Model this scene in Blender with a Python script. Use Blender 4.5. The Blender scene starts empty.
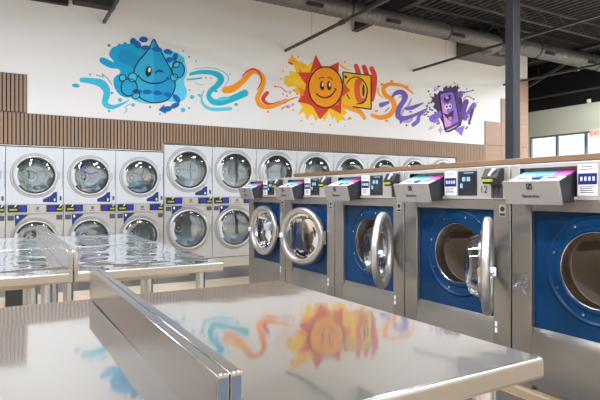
import bpy, bmesh, math, random
from math import sin, cos, pi, radians, sqrt
from mathutils import Vector, Matrix
from mathutils.geometry import tessellate_polygon
random.seed(7)
S = bpy.context.scene
COL = S.collection

# ------------------------------------------------------------------ materials
def lin(c):
    c = c / 255.0
    return c / 12.92 if c <= 0.04045 else ((c + 0.055) / 1.055) ** 2.4
def rgb(r, g, b): return (lin(r), lin(g), lin(b), 1)
MATS = {}
def mat(name, col, rough=0.5, metal=0.0, noise=None, bump=None, coat=0.0, emit=None, estr=0, spec=None, aniso=0.0):
    if name in MATS: return MATS[name]
    m = bpy.data.materials.new(name); m.use_nodes = True
    nt = m.node_tree; b = nt.nodes['Principled BSDF']
    b.inputs['Base Color'].default_value = col
    b.inputs['Roughness'].default_value = rough
    b.inputs['Metallic'].default_value = metal
    b.inputs['Coat Weight'].default_value = coat
    if spec is not None: b.inputs['Specular IOR Level'].default_value = spec
    if aniso: b.inputs['Anisotropic'].default_value = aniso
    if emit:
        b.inputs['Emission Color'].default_value = emit
        b.inputs['Emission Strength'].default_value = estr
    tc = nt.nodes.new('ShaderNodeTexCoord')
    if noise:   # (scale xyz, amount)
        sc, amt = noise
        mp = nt.nodes.new('ShaderNodeMapping'); mp.inputs['Scale'].default_value = sc
        nz = nt.nodes.new('ShaderNodeTexNoise'); nz.inputs['Scale'].default_value = 1; nz.inputs['Detail'].default_value = 4
        mx = nt.nodes.new('ShaderNodeMix'); mx.data_type = 'RGBA'
        nt.links.new(tc.outputs['Object'], mp.inputs['Vector']); nt.links.new(mp.outputs['Vector'], nz.inputs['Vector'])
        mx.inputs[6].default_value = tuple(max(0, c * (1 - amt)) for c in col[:3]) + (1,)
        mx.inputs[7].default_value = tuple(min(1, c * (1 + amt)) for c in col[:3]) + (1,)
        nt.links.new(nz.outputs['Fac'], mx.inputs[0]); nt.links.new(mx.outputs[2], b.inputs['Base Color'])
    if bump:    # (scale xyz, strength, distance)
        sc, st, di = bump
        mp = nt.nodes.new('ShaderNodeMapping'); mp.inputs['Scale'].default_value = sc
        nz = nt.nodes.new('ShaderNodeTexNoise'); nz.inputs['Scale'].default_value = 1; nz.inputs['Detail'].default_value = 2
        bp = nt.nodes.new('ShaderNodeBump'); bp.inputs['Strength'].default_value = st; bp.inputs['Distance'].default_value = di
        nt.links.new(tc.outputs['Object'], mp.inputs['Vector']); nt.links.new(mp.outputs['Vector'], nz.inputs['Vector'])
        nt.links.new(nz.outputs['Fac'], bp.inputs['Height']); nt.links.new(bp.outputs['Normal'], b.inputs['Normal'])
    MATS[name] = m
    return m
def glassmat(name, tint, gloss=0.12, rough=0.02):
    m = bpy.data.materials.new(name); m.use_nodes = True; nt = m.node_tree
    nt.nodes.remove(nt.nodes['Principled BSDF']); out = nt.nodes['Material Output']
    t = nt.nodes.new('ShaderNodeBsdfTransparent'); t.inputs['Color'].default_value = tint
    g = nt.nodes.new('ShaderNodeBsdfGlossy'); g.inputs['Roughness'].default_value = rough
    fr = nt.nodes.new('ShaderNodeFresnel'); fr.inputs['IOR'].default_value = 1.5
    ad = nt.nodes.new('ShaderNodeMath'); ad.operation = 'ADD'; ad.inputs[1].default_value = gloss; ad.use_clamp = True
    mx = nt.nodes.new('ShaderNodeMixShader')
    nt.links.new(fr.outputs[0], ad.inputs[0]); nt.links.new(ad.outputs[0], mx.inputs[0])
    nt.links.new(t.outputs[0], mx.inputs[1]); nt.links.new(g.outputs[0], mx.inputs[2]); nt.links.new(mx.outputs[0], out.inputs[0])
    MATS[name] = m; return m

def haze_steel(name, col, r1, r2, f, bump):
    m = mat(name, col, r1, 1.0, bump=bump); nt = m.node_tree; b = nt.nodes['Principled BSDF']
    g = nt.nodes.new('ShaderNodeBsdfAnisotropic'); g.inputs['Color'].default_value = col; g.inputs['Roughness'].default_value = r2
    mx = nt.nodes.new('ShaderNodeMixShader'); mx.inputs[0].default_value = f
    nt.links.new(b.outputs[0], mx.inputs[1]); nt.links.new(g.outputs[0], mx.inputs[2]); nt.links.new(mx.outputs[0], nt.nodes['Material Output'].inputs[0])
    return m
steel   = mat('brushed_steel', rgb(162,157,152), 0.36, 0.85, noise=((3,3,60),0.05), bump=((4,4,220),0.06,0.002))
steel_l = mat('steel_light', rgb(205,200,194), 0.34, 0.8)
tabletop= haze_steel('table_steel', rgb(224,221,218), 0.055, 0.36, 0.2, ((5,3.2,4),0.5,0.0024))
tabletop_w = haze_steel('wavy_table_steel', rgb(222,224,228), 0.03, 0.36, 0.1, ((3.6,4.2,4),0.9,0.011))
tableedge=mat('table_edge_steel', rgb(160,150,138), 0.42, 0.7)
finmat  = mat('guard_steel', rgb(180,172,166), 0.24, 0.95)
chrome  = mat('chrome', rgb(205,203,200), 0.2, 1.0)
satin   = mat('satin_ring', rgb(196,193,190), 0.36, 0.9)
drummat = mat('drum_steel', rgb(190,180,168), 0.42, 0.8, noise=((2,60,2),0.15))
tube    = mat('tube_steel', rgb(180,186,190), 0.25, 0.95)
blue    = mat('blue_enamel', rgb(0,53,94), 0.36, 0.0, coat=0.05, spec=0.2)
console = mat('console_grey', rgb(196,192,188), 0.42, 0.45)
drawerm = mat('drawer_grey', rgb(160,156,156), 0.4, 0.4)
dark    = mat('dark_plastic', rgb(40,40,46), 0.4)
black   = mat('black_paint', rgb(22,22,24), 0.5)
screen  = mat('screen_glass', rgb(28,38,52), 0.12)
navy    = mat('navy_label', rgb(10,40,110), 0.4)
white   = mat('white_label', rgb(238,238,242), 0.5)
inkm    = mat('print_ink', rgb(35,35,45), 0.6)
cyan_in = mat('tray_blue', rgb(105,175,208), 0.4)
pink_in = mat('tray_pink', rgb(205,85,165), 0.4)
whitepl = mat('tray_white', rgb(228,228,240), 0.4)
yelscr  = mat('reader_screen', rgb(165,170,30), 0.4, emit=rgb(190,205,20), estr=0.06)
bluescr = mat('blue_display', rgb(20,28,170), 0.3, emit=rgb(25,35,215), estr=0.12)
iconscr = mat('icon_display', rgb(130,170,200), 0.3, emit=rgb(130,175,210), estr=0.35)
dwhite  = mat('dryer_white', rgb(204,208,214), 0.38, 0.1)
dgrey   = mat('dryer_grey', rgb(184,179,175), 0.38, 0.35)  # greyer tone for lower fronts, bodies and control bands
dring2  = mat('dryer_ring_silver', rgb(190,187,184), 0.34, 0.6)
dline   = mat('dryer_seam', rgb(98,98,104), 0.6)
dring   = mat('dryer_ring', rgb(205,206,208), 0.3, 0.3)
gasket  = mat('gasket_grey', rgb(70,74,80), 0.5)
ddrum   = mat('dryer_drum', rgb(205,212,216), 0.4, 0.4)
dglass  = glassmat('dryer_glass', (0.80,0.88,0.90,1), 0.2)
bowlgl  = glassmat('bowl_glass', (0.86,0.9,0.92,1), 0.04)
winglass= glassmat('window_glass', (0.95,0.97,0.97,1), 0.03)
wallw   = mat('wall_white', rgb(236,236,237), 0.85, noise=((0.6,0.6,0.6),0.02))
beigew  = mat('wall_beige', rgb(222,224,206), 0.85)
slatm   = mat('slat_oak', rgb(152,125,104), 0.6, noise=((14,14,1.2),0.16))
slatbk  = mat('slat_backing', rgb(38,30,28), 0.8)
capw    = mat('butcher_block', rgb(138,106,80), 0.5, noise=((9,2.2,9),0.25))
tan     = mat('floor_tan', rgb(168,146,118), 0.45, noise=((2,2,2),0.1))
deckm   = mat('deck_dark', rgb(18,17,19), 0.9)
ribm    = mat('deck_rib', rgb(72,71,74), 0.6)
joistm  = mat('joist_grey', rgb(80,76,75), 0.6)
railm   = mat('rail_dark', rgb(60,60,62), 0.45)
girderm = mat('girder_dark', rgb(48,46,48), 0.6)
columnm = mat('column_grey', rgb(42,45,51), 0.5)
ductm   = mat('galvanised_duct', rgb(112,111,113), 0.5, 0.5, noise=((30,1,1),0.14))
plenumm = mat('plenum_metal', rgb(104,98,96), 0.55, 0.4)
mull    = mat('mullion_grey', rgb(110,120,128), 0.5)
exitw   = mat('exit_housing', rgb(250,232,222), 0.5)
exitr   = mat('exit_letters', rgb(235,50,30), 0.5, emit=rgb(240,60,35), estr=0.8)
lampm   = mat('added_lamp_diffuser', rgb(255,255,255), 0.5, emit=(1,0.97,0.93,1), estr=6)

def floor_material():
    m = bpy.data.materials.new('floor_bands'); m.use_nodes = True; nt = m.node_tree; b = nt.nodes['Principled BSDF']
    b.inputs['Roughness'].default_value = 0.3
    tc = nt.nodes.new('ShaderNodeTexCoord')
    nz = nt.nodes.new('ShaderNodeTexNoise'); nz.inputs['Scale'].default_value = 6; nz.inputs['Detail'].default_value = 6
    nt.links.new(tc.outputs['Object'], nz.inputs['Vector'])
    def ramp(a, bb):
        mx = nt.nodes.new('ShaderNodeMix'); mx.data_type = 'RGBA'
        mx.inputs[6].default_value = a; mx.inputs[7].default_value = bb
        nt.links.new(nz.outputs['Fac'], mx.inputs[0]); return mx
    light = ramp(rgb(190,166,138), rgb(222,202,174)); dk = ramp(rgb(66,62,66), rgb(92,86,88))
    sp = nt.nodes.new('ShaderNodeSeparateXYZ'); nt.links.new(tc.outputs['Object'], sp.inputs[0])
    def rng(out, lo, hi):
        a = nt.nodes.new('ShaderNodeMath'); a.operation = 'GREATER_THAN'; a.inputs[1].default_value = lo; nt.links.new(out, a.inputs[0])
        c = nt.nodes.new('ShaderNodeMath'); c.operation = 'LESS_THAN'; c.inputs[1].default_value = hi; nt.links.new(out, c.inputs[0])
        d = nt.nodes.new('ShaderNodeMath'); d.operation = 'MULTIPLY'; nt.links.new(a.outputs[0], d.inputs[0]); nt.links.new(c.outputs[0], d.inputs[1]); return d.outputs[0]
    y1 = rng(sp.outputs['Y'], 6.95, 8.05)
    x2 = rng(sp.outputs['X'], 1.5, 2.66); y2 = rng(sp.outputs['Y'], -6, 5.6)
    m2 = nt.nodes.new('ShaderNodeMath'); m2.operation = 'MULTIPLY'; nt.links.new(x2, m2.inputs[0]); nt.links.new(y2, m2.inputs[1])
    mm = nt.nodes.new('ShaderNodeMath'); mm.operation = 'MAXIMUM'; nt.links.new(y1, mm.inputs[0]); nt.links.new(m2.outputs[0], mm.inputs[1])
    fx = nt.nodes.new('ShaderNodeMix'); fx.data_type = 'RGBA'
    nt.links.new(mm.outputs[0], fx.inputs[0]); nt.links.new(light.outputs[2], fx.inputs[6]); nt.links.new(dk.outputs[2], fx.inputs[7])
    nt.links.new(fx.outputs[2], b.inputs['Base Color'])
    return m
floorm = floor_material()

# ------------------------------------------------------------------ mesh builder
class MB:
    def __init__(s): s.bm = bmesh.new(); s.mats = []
    def mi(s, m):
        if m not in s.mats: s.mats.append(m)
        return s.mats.index(m)
    def face(s, pts, m):
        f = s.bm.faces.new([s.bm.verts.new(p) for p in pts]); f.material_index = s.mi(m); return f
    def box(s, x0, x1, y0, y1, z0, z1, m):
        v = [s.bm.verts.new(p) for p in [(x0,y0,z0),(x1,y0,z0),(x1,y1,z0),(x0,y1,z0),(x0,y0,z1),(x1,y0,z1),(x1,y1,z1),(x0,y1,z1)]]
        i = s.mi(m)
        for q in [(0,3,2,1),(4,5,6,7),(0,1,5,4),(1,2,6,5),(2,3,7,6),(3,0,4,7)]:
            s.bm.faces.new([v[k] for k in q]).material_index = i
    def prism(s, poly, axis, a, b, m):
        """poly: 2D points; axis 'x','y','z': the extrude axis"""
        def P(p, t):
            return (t,p[0],p[1]) if axis=='x' else ((p[0],t,p[1]) if axis=='y' else (p[0],p[1],t))
        A = [s.bm.verts.new(P(p,a)) for p in poly]; B = [s.bm.verts.new(P(p,b)) for p in poly]; i = s.mi(m)
        s.bm.faces.new(A[::-1]).material_index = i; s.bm.faces.new(B).material_index = i
        n = len(poly)
        for k in range(n): s.bm.faces.new([A[k],A[(k+1)%n],B[(k+1)%n],B[k]]).material_index = i
    def lathe(s, prof, c, m, n=48, closed=False, a0=0, a1=2*pi, axis='y'):
        """profile of (radius, along); revolve about axis through c"""
        full = abs(a1-a0-2*pi) < 1e-6
        cnt = n if full else n+1; rings = []; i = s.mi(m)
        for k in range(cnt):
            a = a0 + (a1-a0)*k/n; r_ = []
            for r, t in prof:
                if axis=='y': p = (c[0]+r*cos(a), c[1]+t, c[2]+r*sin(a))
                elif axis=='z': p = (c[0]+r*cos(a), c[1]+r*sin(a), c[2]+t)
                else: p = (c[0]+t, c[1]+r*cos(a), c[2]+r*sin(a))
                r_.append(s.bm.verts.new(p))
            rings.append(r_)
        L = len(prof); seg = L if closed else L-1
        for k in range(n):
            A = rings[k]; B = rings[(k+1)%cnt]
            for j in range(seg):
                q = [A[j],A[(j+1)%L],B[(j+1)%L],B[j]]
                s.bm.faces.new(q).material_index = i
        if not full and closed:
            s.bm.faces.new(rings[0]).material_index = i; s.bm.faces.new(rings[-1][::-1]).material_index = i
    def cyl(s, p0, p1, r, m, n=16, caps=True, r1=None):
        p0 = Vector(p0); p1 = Vector(p1); d = (p1-p0).normalized(); r1 = r if r1 is None else r1
        u = d.orthogonal().normalized(); w = d.cross(u); i = s.mi(m)
        A = [s.bm.verts.new(p0+(u*cos(2*pi*k/n)+w*sin(2*pi*k/n))*r) for k in range(n)]
        B = [s.bm.verts.new(p1+(u*cos(2*pi*k/n)+w*sin(2*pi*k/n))*r1) for k in range(n)]
        for k in range(n): s.bm.faces.new([A[k],A[(k+1)%n],B[(k+1)%n],B[k]]).material_index = i
        if caps: s.bm.faces.new(A[::-1]).material_index = i; s.bm.faces.new(B).material_index = i
    def tube(s, pts, r, m, n=12):
        pts = [Vector(p) for p in pts]; i = s.mi(m); rings = []
        u = None
        for k, p in enumerate(pts):
            d = (pts[min(k+1,len(pts)-1)]-pts[max(k-1,0)]).normalized()
            u = d.orthogonal().normalized() if u is None else (u-d*u.dot(d)).normalized()
            w = d.cross(u); rings.append([s.bm.verts.new(p+(u*cos(2*pi*j/n)+w*sin(2*pi*j/n))*r) for j in range(n)])
        for A, B in zip(rings, rings[1:]):
            for j in range(n): s.bm.faces.new([A[j],A[(j+1)%n],B[(j+1)%n],B[j]]).material_index = i
        s.bm.faces.new(rings[0][::-1]).material_index = i; s.bm.faces.new(rings[-1]).material_index = i
    def plate_hole(s, x0, x1, z0, z1, cx, cz, r, y, m, thick=0.0, n=64):
        angs = [2*pi*k/n for k in range(n)] + [math.atan2(z-cz, x-cx) % (2*pi) for x in (x0,x1) for z in (z0,z1)]
        angs = sorted(set(round(a,6) for a in angs)); i = s.mi(m); I = []; O = []
        for a in angs:
            c_, s_ = cos(a), sin(a); t = 1e9
            if c_ > 1e-9: t = min(t,(x1-cx)/c_)
            if c_ < -1e-9: t = min(t,(x0-cx)/c_)
            if s_ > 1e-9: t = min(t,(z1-cz)/s_)
            if s_ < -1e-9: t = min(t,(z0-cz)/s_)
            I.append(s.bm.verts.new((cx+r*c_, y, cz+r*s_))); O.append(s.bm.verts.new((cx+t*c_, y, cz+t*s_)))
        k_ = len(angs)
        for k in range(k_): s.bm.faces.new([I[k],I[(k+1)%k_],O[(k+1)%k_],O[k]]).material_index = i
    def build(s, name, parent=None, smooth=35, bevel=0, loc=None, seg=2):
        bmesh.ops.remove_doubles(s.bm, verts=s.bm.verts[:], dist=1e-6) if not bevel else None
        bmesh.ops.recalc_face_normals(s.bm, faces=s.bm.faces[:])
        me = bpy.data.meshes.new(name); s.bm.to_mesh(me); s.bm.free()
        for m in s.mats: me.materials.append(m)
        
        if smooth > 20: me.shade_smooth(); me.set_sharp_from_angle(angle=radians(smooth))
        o = bpy.data.objects.new(name, me); COL.objects.link(o)
        if parent: o.parent = parent
        if loc: o.location = loc
        if bevel:
            bv = o.modifiers.new('bevel','BEVEL'); bv.width = bevel; bv.segments = seg; bv.limit_method = 'ANGLE'; bv.angle_limit = radians(40)
        return o
def tag(o, label, cat, group=None):
    o['label'] = label; o['category'] = cat
    if group: o['group'] = group
    return o
def struct(o): o['kind'] = 'structure'; return o
def empty(name, loc, rz=0):
    o = bpy.data.objects.new(name, None); COL.objects.link(o); o.location = loc; o.rotation_euler = (0,0,rz); o.empty_display_size = .1; return o
def kids(o): return [c for c in COL.objects if c.parent == o]
def copy_tree(o, parent=None):
    c = o.copy(); COL.objects.link(c); c.parent = parent
    for ch in kids(o): copy_tree(ch, c)
    return c
def text_mesh(body, size, m, name, parent, loc, rot=(pi/2,0,0), extrude=0.0006):
    cu = bpy.data.curves.new(name,'FONT'); cu.body = body; cu.size = size; cu.extrude = extrude; cu.align_x = 'CENTER'; cu.align_y = 'CENTER'; cu.resolution_u = 3
    t = bpy.data.objects.new(name, cu); COL.objects.link(t)
    dg = bpy.context.evaluated_depsgraph_get(); me = bpy.data.meshes.new_from_object(t.evaluated_get(dg))
    bpy.data.objects.remove(t); me.materials.clear(); me.materials.append(m); me.name = name
    o = bpy.data.objects.new(name, me); COL.objects.link(o); o.parent = parent; o.location = loc; o.rotation_euler = rot
    return o

# ------------------------------------------------------------------ camera
H = 1.2; F = 520.0; HZ = 194.0
cam = bpy.data.cameras.new('camera'); co = bpy.data.objects.new('camera', cam); COL.objects.link(co)
co.location = (0,0,H); co.rotation_euler = (pi/2, 0, -radians(30))
cam.sensor_fit = 'HORIZONTAL'; cam.sensor_width = 36; cam.lens = F/600*36
cam.shift_y = (HZ-200)/600.0; cam.clip_start = 0.05; cam.clip_end = 200
S.camera = co

D = 8.93       # dryer fronts
WY = 8.95      # painted wall face
XR = 2.7       # washer fronts

# ------------------------------------------------------------------ setting
b = MB(); b.box(-5.2,16,-7.2,16,-0.1,0,floorm); struct(b.build('floor'))
b = MB()
b.box(-5.0,12.15,WY,WY+.15,2.07,5.0,wallw)
b.box(-5.0,2.45,WY,WY+.15,1.93,2.07,wallw)
b.box(-5.0,-.73,WY,WY+.15,0,1.93,wallw)
b.box(9.48,12.15,WY,WY+.15,0,2.07,wallw)
b.box(-5.0,12.15,10.1,10.2,0,5.3,wallw)
b.box(12.0,12.15,WY+.15,10.1,0,5.0,wallw)
struct(b.build('wall_back'))
b = MB(); b.box(-5.2,-5.0,-7,16,0,5.3,mat('wall_left_wood',rgb(112,92,78),.7,noise=((3,3,.6),.15))); struct(b.build('wall_left'))
b = MB(); b.box(-5.2,16,15,15.2,0,5.3,mat('far_dark',rgb(50,48,48),.8)); struct(b.build('wall_far'))
# storefront walls with window openings
XW = 14.6
WIN_T = 3.0; WIN_B = 0.9
b = MB()
b.box(XW,XW+.2,-7,15,WIN_T,3.8,beigew); b.box(XW,XW+.2,-7,15,3.8,5.3,deckm); b.box(XW,XW+.2,-7,15,0,WIN_B,beigew)
b.box(XW,XW+.2,10.7,15,WIN_B,WIN_T,beigew); b.box(XW,XW+.2,-7,-4.6,WIN_B,WIN_T,beigew)
struct(b.build('wall_right'))
nwin = 0
for k in range(17):
    y1 = 10.67-.9*k; y0 = y1-.9
    nwin += 1
    b = MB()
    b.box(XW+.02,XW+.1,y0-.03,y0+.03,WIN_B,WIN_T,mull)
    if k == 0: b.box(XW+.02,XW+.1,y1-.02,y1+.03,WIN_B,WIN_T,mull)
    b.box(XW+.02,XW+.1,y0+.03,y1-.03,WIN_T-.05,WIN_T,mull); b.box(XW+.02,XW+.1,y0+.03,y1-.03,WIN_B,WIN_B+.05,mull)
    w = struct(b.build('window_%d' % nwin))
    g = MB(); g.box(XW+.055,XW+.06,y0+.03,y1-.03,WIN_B+.05,WIN_T-.05,winglass); g.build('pane', w)
b = MB()
FY = -6.0
b.box(-5,XW,FY-.2,FY,3.2,5.3,wallw); b.box(-5,XW,FY-.2,FY,0,.5,wallw)
for i in range(6): b.box(-5+i*3.6,-5+i*3.6+.6,FY-.2,FY,.5,3.2,wallw)
struct(b.build('wall_front'))
for i in range(5):
    nwin += 1; x0 = -4.4+i*3.6; b = MB()
    for xx in (x0, x0+1.47, x0+2.94): b.box(xx,xx+.06,FY-.1,FY-.02,.5,3.2,black)
    b.box(x0+.06,x0+2.94,FY-.1,FY-.02,.5,.56,black); b.box(x0+.06,x0+2.94,FY-.1,FY-.02,3.14,3.2,black); b.box(x0+.06,x0+2.94,FY-.1,FY-.02,2.3,2.36,black)
    w = struct(b.build('window_%d' % nwin))
    g = MB(); g.box(x0+.06,x0+2.94,FY-.065,FY-.06,.56,3.14,winglass); g.build('pane', w)
# ceiling deck with ribs running away from the viewer
b = MB(); b.box(-5.2,16,-7.2,16,5.3,5.4,deckm)
x = -4.9
while x < 14.6:
    b.box(x,x+.05,-6,15,5.24,5.3,ribm); x += .17
struct(b.build('ceiling', smooth=20))
# slat cladding
def slats(mb, x0, x1, z0, z1):
    mb.box(x0,x1,WY-.008,WY,z0,z1,slatbk)
    n = max(1,int(round((x1-x0)/.0545))); p = (x1-x0)/n
    for k in range(n): mb.box(x0+k*p+.008,x0+k*p+.008+p*.70,WY-.028,WY-.008,z0+.006,z1-.006,slatm)
b = MB()
slats(b,-4.95,2.44,1.945,2.43); slats(b,2.44,9.48,2.075,2.43)
slats(b,9.48,10.49,1.83,2.43); slats(b,9.48,10.49,0.02,1.83)
slats(b,-4.95,.36,2.435,3.02)
struct(b.build('trim_1', smooth=20))
b = MB()
woodp = mat('wood_panel', rgb(150,122,102), .5, noise=((1.2,3,14),.12))
def wp(x0,x1,z0,z1): b.box(x0+.004,x1-.004,WY-.025,WY,z0+.005,z1-.005,woodp)
b.box(10.49,12.15,WY-.012,WY,0,2.43,slatbk)
for (x0,x1,zt) in ((10.49,11.09,3),(11.09,11.69,4),(11.69,12.15,5)):
    for j in range(zt):
        z0 = .0+ j*.61; z1 = z0+.61
        if j == 4: z1 = 3.64+.6
        wp(x0,x1,{0:.02,1:1.22,2:2.43,3:3.03,4:3.64}[j],{0:1.22,1:2.43,2:3.03,3:3.64,4:4.24}[j])
struct(b.build('trim_2', smooth=20))
# machine pad
b = MB(); b.box(2.665,4.4,-1.2,6.0,0,.05,tan); struct(b.build('trim_3', bevel=.006))

# ------------------------------------------------------------------ bulkhead with wooden cap
bh = tag(empty('bulkhead',(3.6,2.5,.05)), 'low white service partition running behind the row of blue-fronted washers, topped with a wooden ledge', 'partition')
b = MB(); b.box(-.12,.3,-3.6,3.55,0,1.38,mat('bulkhead_white',rgb(226,222,218),.35)); b.build('partition_body', bh)
b = MB(); b.box(-.18,.42,-3.65,3.6,1.38,1.422,capw); o = b.build('wooden_ledge', bh, bevel=.004)

# ------------------------------------------------------------------ washers
W = .955
def logo(mb, cx, y, cz, s, m):
    t = s*.16
    mb.box(cx-s/2,cx+s/2,y-.0008,y,cz+s/2-t,cz+s/2,m); mb.box(cx-s/2,cx-s/2+t,y-.0008,y,cz-s/2,cz+s/2-t,m)
    mb.box(cx-s/2+t,cx+s/2,y-.0008,y,cz-s/2,cz-s/2+t,m); mb.box(cx+s/2-t,cx+s/2,y-.0008,y,cz-s/2+t,cz+s/2-t,m)
    mb.prism([(cx-s/2+t,cz-s/2+t),(cx-s*.02,cz-s/2+t),(cx+s/2-t,cz+s/2-t),(cx+s*.02,cz+s/2-t)],'y',y-.0008,y,m)
def make_washer():
    root = empty('washing_machine',(0,0,0))
    X = lambda x: x-W/2
    Z = lambda z: z-.05
    b = MB()   # carcass
    b.box(X(0),X(.02),.012,.75,0,Z(1.355),steel); b.box(X(W-.02),X(W),.012,.75,0,Z(1.355),steel)
    b.box(X(.02),X(W-.02),.73,.75,0,Z(1.355),steel); b.box(X(.02),X(W-.02),.03,.73,.0,.02,steel); b.box(X(.02),X(W-.02),.03,.73,Z(1.335),Z(1.355),steel)
    b.build('body', root)
    b = MB()   # front frame
    b.box(X(0),X(.134),0,.04,0,Z(1.166),steel); b.box(X(.828),X(W),0,.04,0,Z(1.166),steel)
    b.box(X(.134),X(.828),0,.04,Z(1.1),Z(1.166),steel)
    b.build('front_frame', root, bevel=.004)
    b = MB()
    zb = Z(.417)
    b.prism([(0.0,0.03),(.04,0.03),(.04,zb),(.026,zb),(0.0,zb-.055)],'x',X(.134),X(.828),steel)
    b.build('lower_panel', root, bevel=.002)
    b = MB(); b.box(X(.01),X(W-.01),.05,.09,-.0,.03,black); b.build('toe_kick', root)
    b = MB(); b.box(X(.84),X(.858),-.001,0,Z(.40),Z(.37),white); b.box(X(.84),X(.858),-.001,0,Z(.36),Z(.33),white); b.build('sticker', root)
    cx, cz = X(.512), Z(.795)
    b = MB()   # blue enamel panel with raised ring
    b.plate_hole(X(.134),X(.828),Z(.40),Z(1.11),cx,cz,.299,.03,blue)
    b.lathe([(.299,.03),(.295,.021),(.288,.018),(.280,.021),(.275,.026),(.236,.026),(.229,.016),(.214,.014),(.204,.024)],(cx,0,cz),blue,64)
    b.build('blue_panel', root)
    for k in range(8):
        b = MB(); a = pi/8+k*pi/4+.1
        b.cyl((cx+.256*cos(a),.016,cz+.256*sin(a)),(cx+.256*cos(a),.03,cz+.256*sin(a)),.007,chrome,10)
        b.build('ring_screw', root)
    # drum
    b = MB()
    b.lathe([(.208,.022),(.205,.014),(.201,.016),(.199,.03),(.197,.034),(.197,.10),(.23,.105)],(cx,0,cz),chrome,64)
    b.build('drum_rim', root)
    b = MB()
    b.lathe([(.196,.10),(.245,.105),(.25,.12),(.25,.52),(.24,.535),(.10,.525),(.05,.51),(.0001,.51)],(cx,0,cz),drummat,64)
    for k in range(3):
        a = k*2*pi/3+.7; c_,s_ = cos(a),sin(a)
        pts = []
        for (r,w) in ((.25,.05),(.19,.018)):
            pts.append((r,w)); 
        A = [(cx+r*c_-w*sg*s_, cz+r*s_+w*sg*c_) for (r,w,sg) in ((.252,.045,-1),(.19,.015,-1),(.19,.015,1),(.252,.045,1))]
        b.prism(A,'y',.13,.52,drummat)
    dr = b.build('drum', root)
    # console
    b = MB()
    zl, zt = Z(1.166), Z(1.375)
    ox0, ox1, oz0, oz1 = X(.06), X(.415), Z(1.185), Z(1.35)
    b.box(X(0),ox0,-.006,.05,zl,zt,console); b.box(ox1,X(W),-.006,.05,zl,zt,console)
    b.box(ox0,ox1,-.006,.05,zl,oz0,console); b.box(ox0,ox1,-.006,.05,oz1,zt,console)
    b.box(X(0),X(W),.05,.14,zt-.02,zt,console)
    b.build('console', root, bevel=.003)
    b = MB()
    b.box(ox0,ox1,.12,.13,oz0,oz1,dark); b.box(ox0-.004,ox0,-.004,.12,oz0,oz1,dark); b.box(ox1,ox1+.004,-.004,.12,oz0,oz1,dark); b.box(ox0,ox1,-.004,.12,oz1,oz1+.004,dark)
    b.build('drawer_recess', root)
    # detergent drawer tilted out
    dr = MB()
    x0, x1 = X(.062), X(.413)
    front = [(-.170,Z(1.272)),(-.155,Z(1.276)),(-.118,Z(1.142)),(-.133,Z(1.138))]
    dr.prism(front,'x',x0,x1,drawerm)
    d = dr.build('detergent_drawer', root, bevel=.004)
    s_ = MB()
    side = [(-.155,Z(1.262)),(-.118,Z(1.148)),(.10,Z(1.165)),(.10,Z(1.315)),(.0,Z(1.318))]
    s_.prism(side,'x',x0+.012,x0+.02,dark); s_.prism(side,'x',x1-.02,x1-.012,dark)
    s_.prism([(-.12,Z(1.15)),(.10,Z(1.167)),(.10,Z(1.175)),(-.12,Z(1.158))],'x',x0+.02,x1-.02,dark)
    s_.build('drawer_box', d)
    t = MB()
    def top(xa, xb, ya, yb, m, lift=0):
        f = lambda y: Z(1.268)+(y+.155)*(.054/.155) + lift
        t.prism([(ya,f(ya)-.02),(yb,f(yb)-.02),(yb,f(yb)),(ya,f(ya))],'x',xa,xb,m)
    wd = x1-x0-.04; xs = x0+.02
    top(xs,xs+wd,-.155,-.125,whitepl); top(xs,xs+wd*.34,-.125,-.03,whitepl); top(xs,xs+wd*.40,-.03,.04,cyan_in,.004)
    top(xs+wd*.34,xs+wd*.62,-.125,-.06,whitepl,-.008); top(xs+wd*.40,xs+wd*.70,-.06,.04,cyan_in,.002)
    top(xs+wd*.62,xs+wd,-.125,-.07,whitepl); top(xs+wd*.70,xs+wd,-.07,.04,pink_in,.002)
    for f_ in (.2,.5,.8): top(xs+wd*f_-.03,xs+wd*f_+.03,-.10,-.085,navy,.0035)
    t.build('tray_insert', d)
    # emblem on the drawer front (tilted plane)
    ang = math.atan2(.037, .134)
    em = MB(); logo(em, 0, 0, .022, .034, inkm); e = em.build('emblem', d); mx = (x0+x1)/2
    e.location = (mx,-.1575,Z(1.220)); e.rotation_euler = (ang,0,0)
    tx = text_mesh('Electrolux', .026, inkm, 'maker_name', d, (mx,-.1495,Z(1.188)), (pi/2+ang,0,0))
    # label, display, reader
    b = MB(); y=-.006
    b.box(X(.422),X(.528),y-.0015,y,Z(1.192),Z(1.358),white); b.box(X(.424),X(.526),y-.002,y-.0015,Z(1.25),Z(1.31),navy)
    for i,zz in enumerate((1.345,1.332,1.238,1.228,1.218,1.208)): b.box(X(.435),X(.50+.004*(i%3)),y-.0022,y-.0015,Z(zz-.002),Z(zz+.002),inkm)
    for i in range(4): b.box(X(.436+.022*i),X(.448+.022*i),y-.0026,y-.002,Z(1.27),Z(1.292),whitepl)
    b.build('instruction_label', root)
    b = MB(); b.box(X(.545),X(.705),y-.006,y,Z(1.19),Z(1.352),dark); o = b.build('control_display', root, bevel=.003)
    b = MB(); b.box(X(.56),X(.69),y-.008,y-.006,Z(1.225),Z(1.325),screen)
    for i in range(2): b.box(X(.585+.04*i),X(.613+.04*i),y-.009,y-.008,Z(1.285),Z(1.313),iconscr)
    b.box(X(.568),X(.59),y-.009,y-.008,Z(1.24),Z(1.27),iconscr); b.box(X(.60),X(.68),y-.009,y-.008,Z(1.337),Z(1.343),iconscr)
    b.build('screen', o)
    b = MB(); b.box(X(.818),X(.905),y-.003,y,Z(1.175),Z(1.262),gasket)
    b.box(X(.835),X(.84),y-.005,y-.003,Z(1.18),Z(1.255),dark); b.box(X(.87),X(.875),y-.005,y-.003,Z(1.18),Z(1.255),dark)
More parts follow.
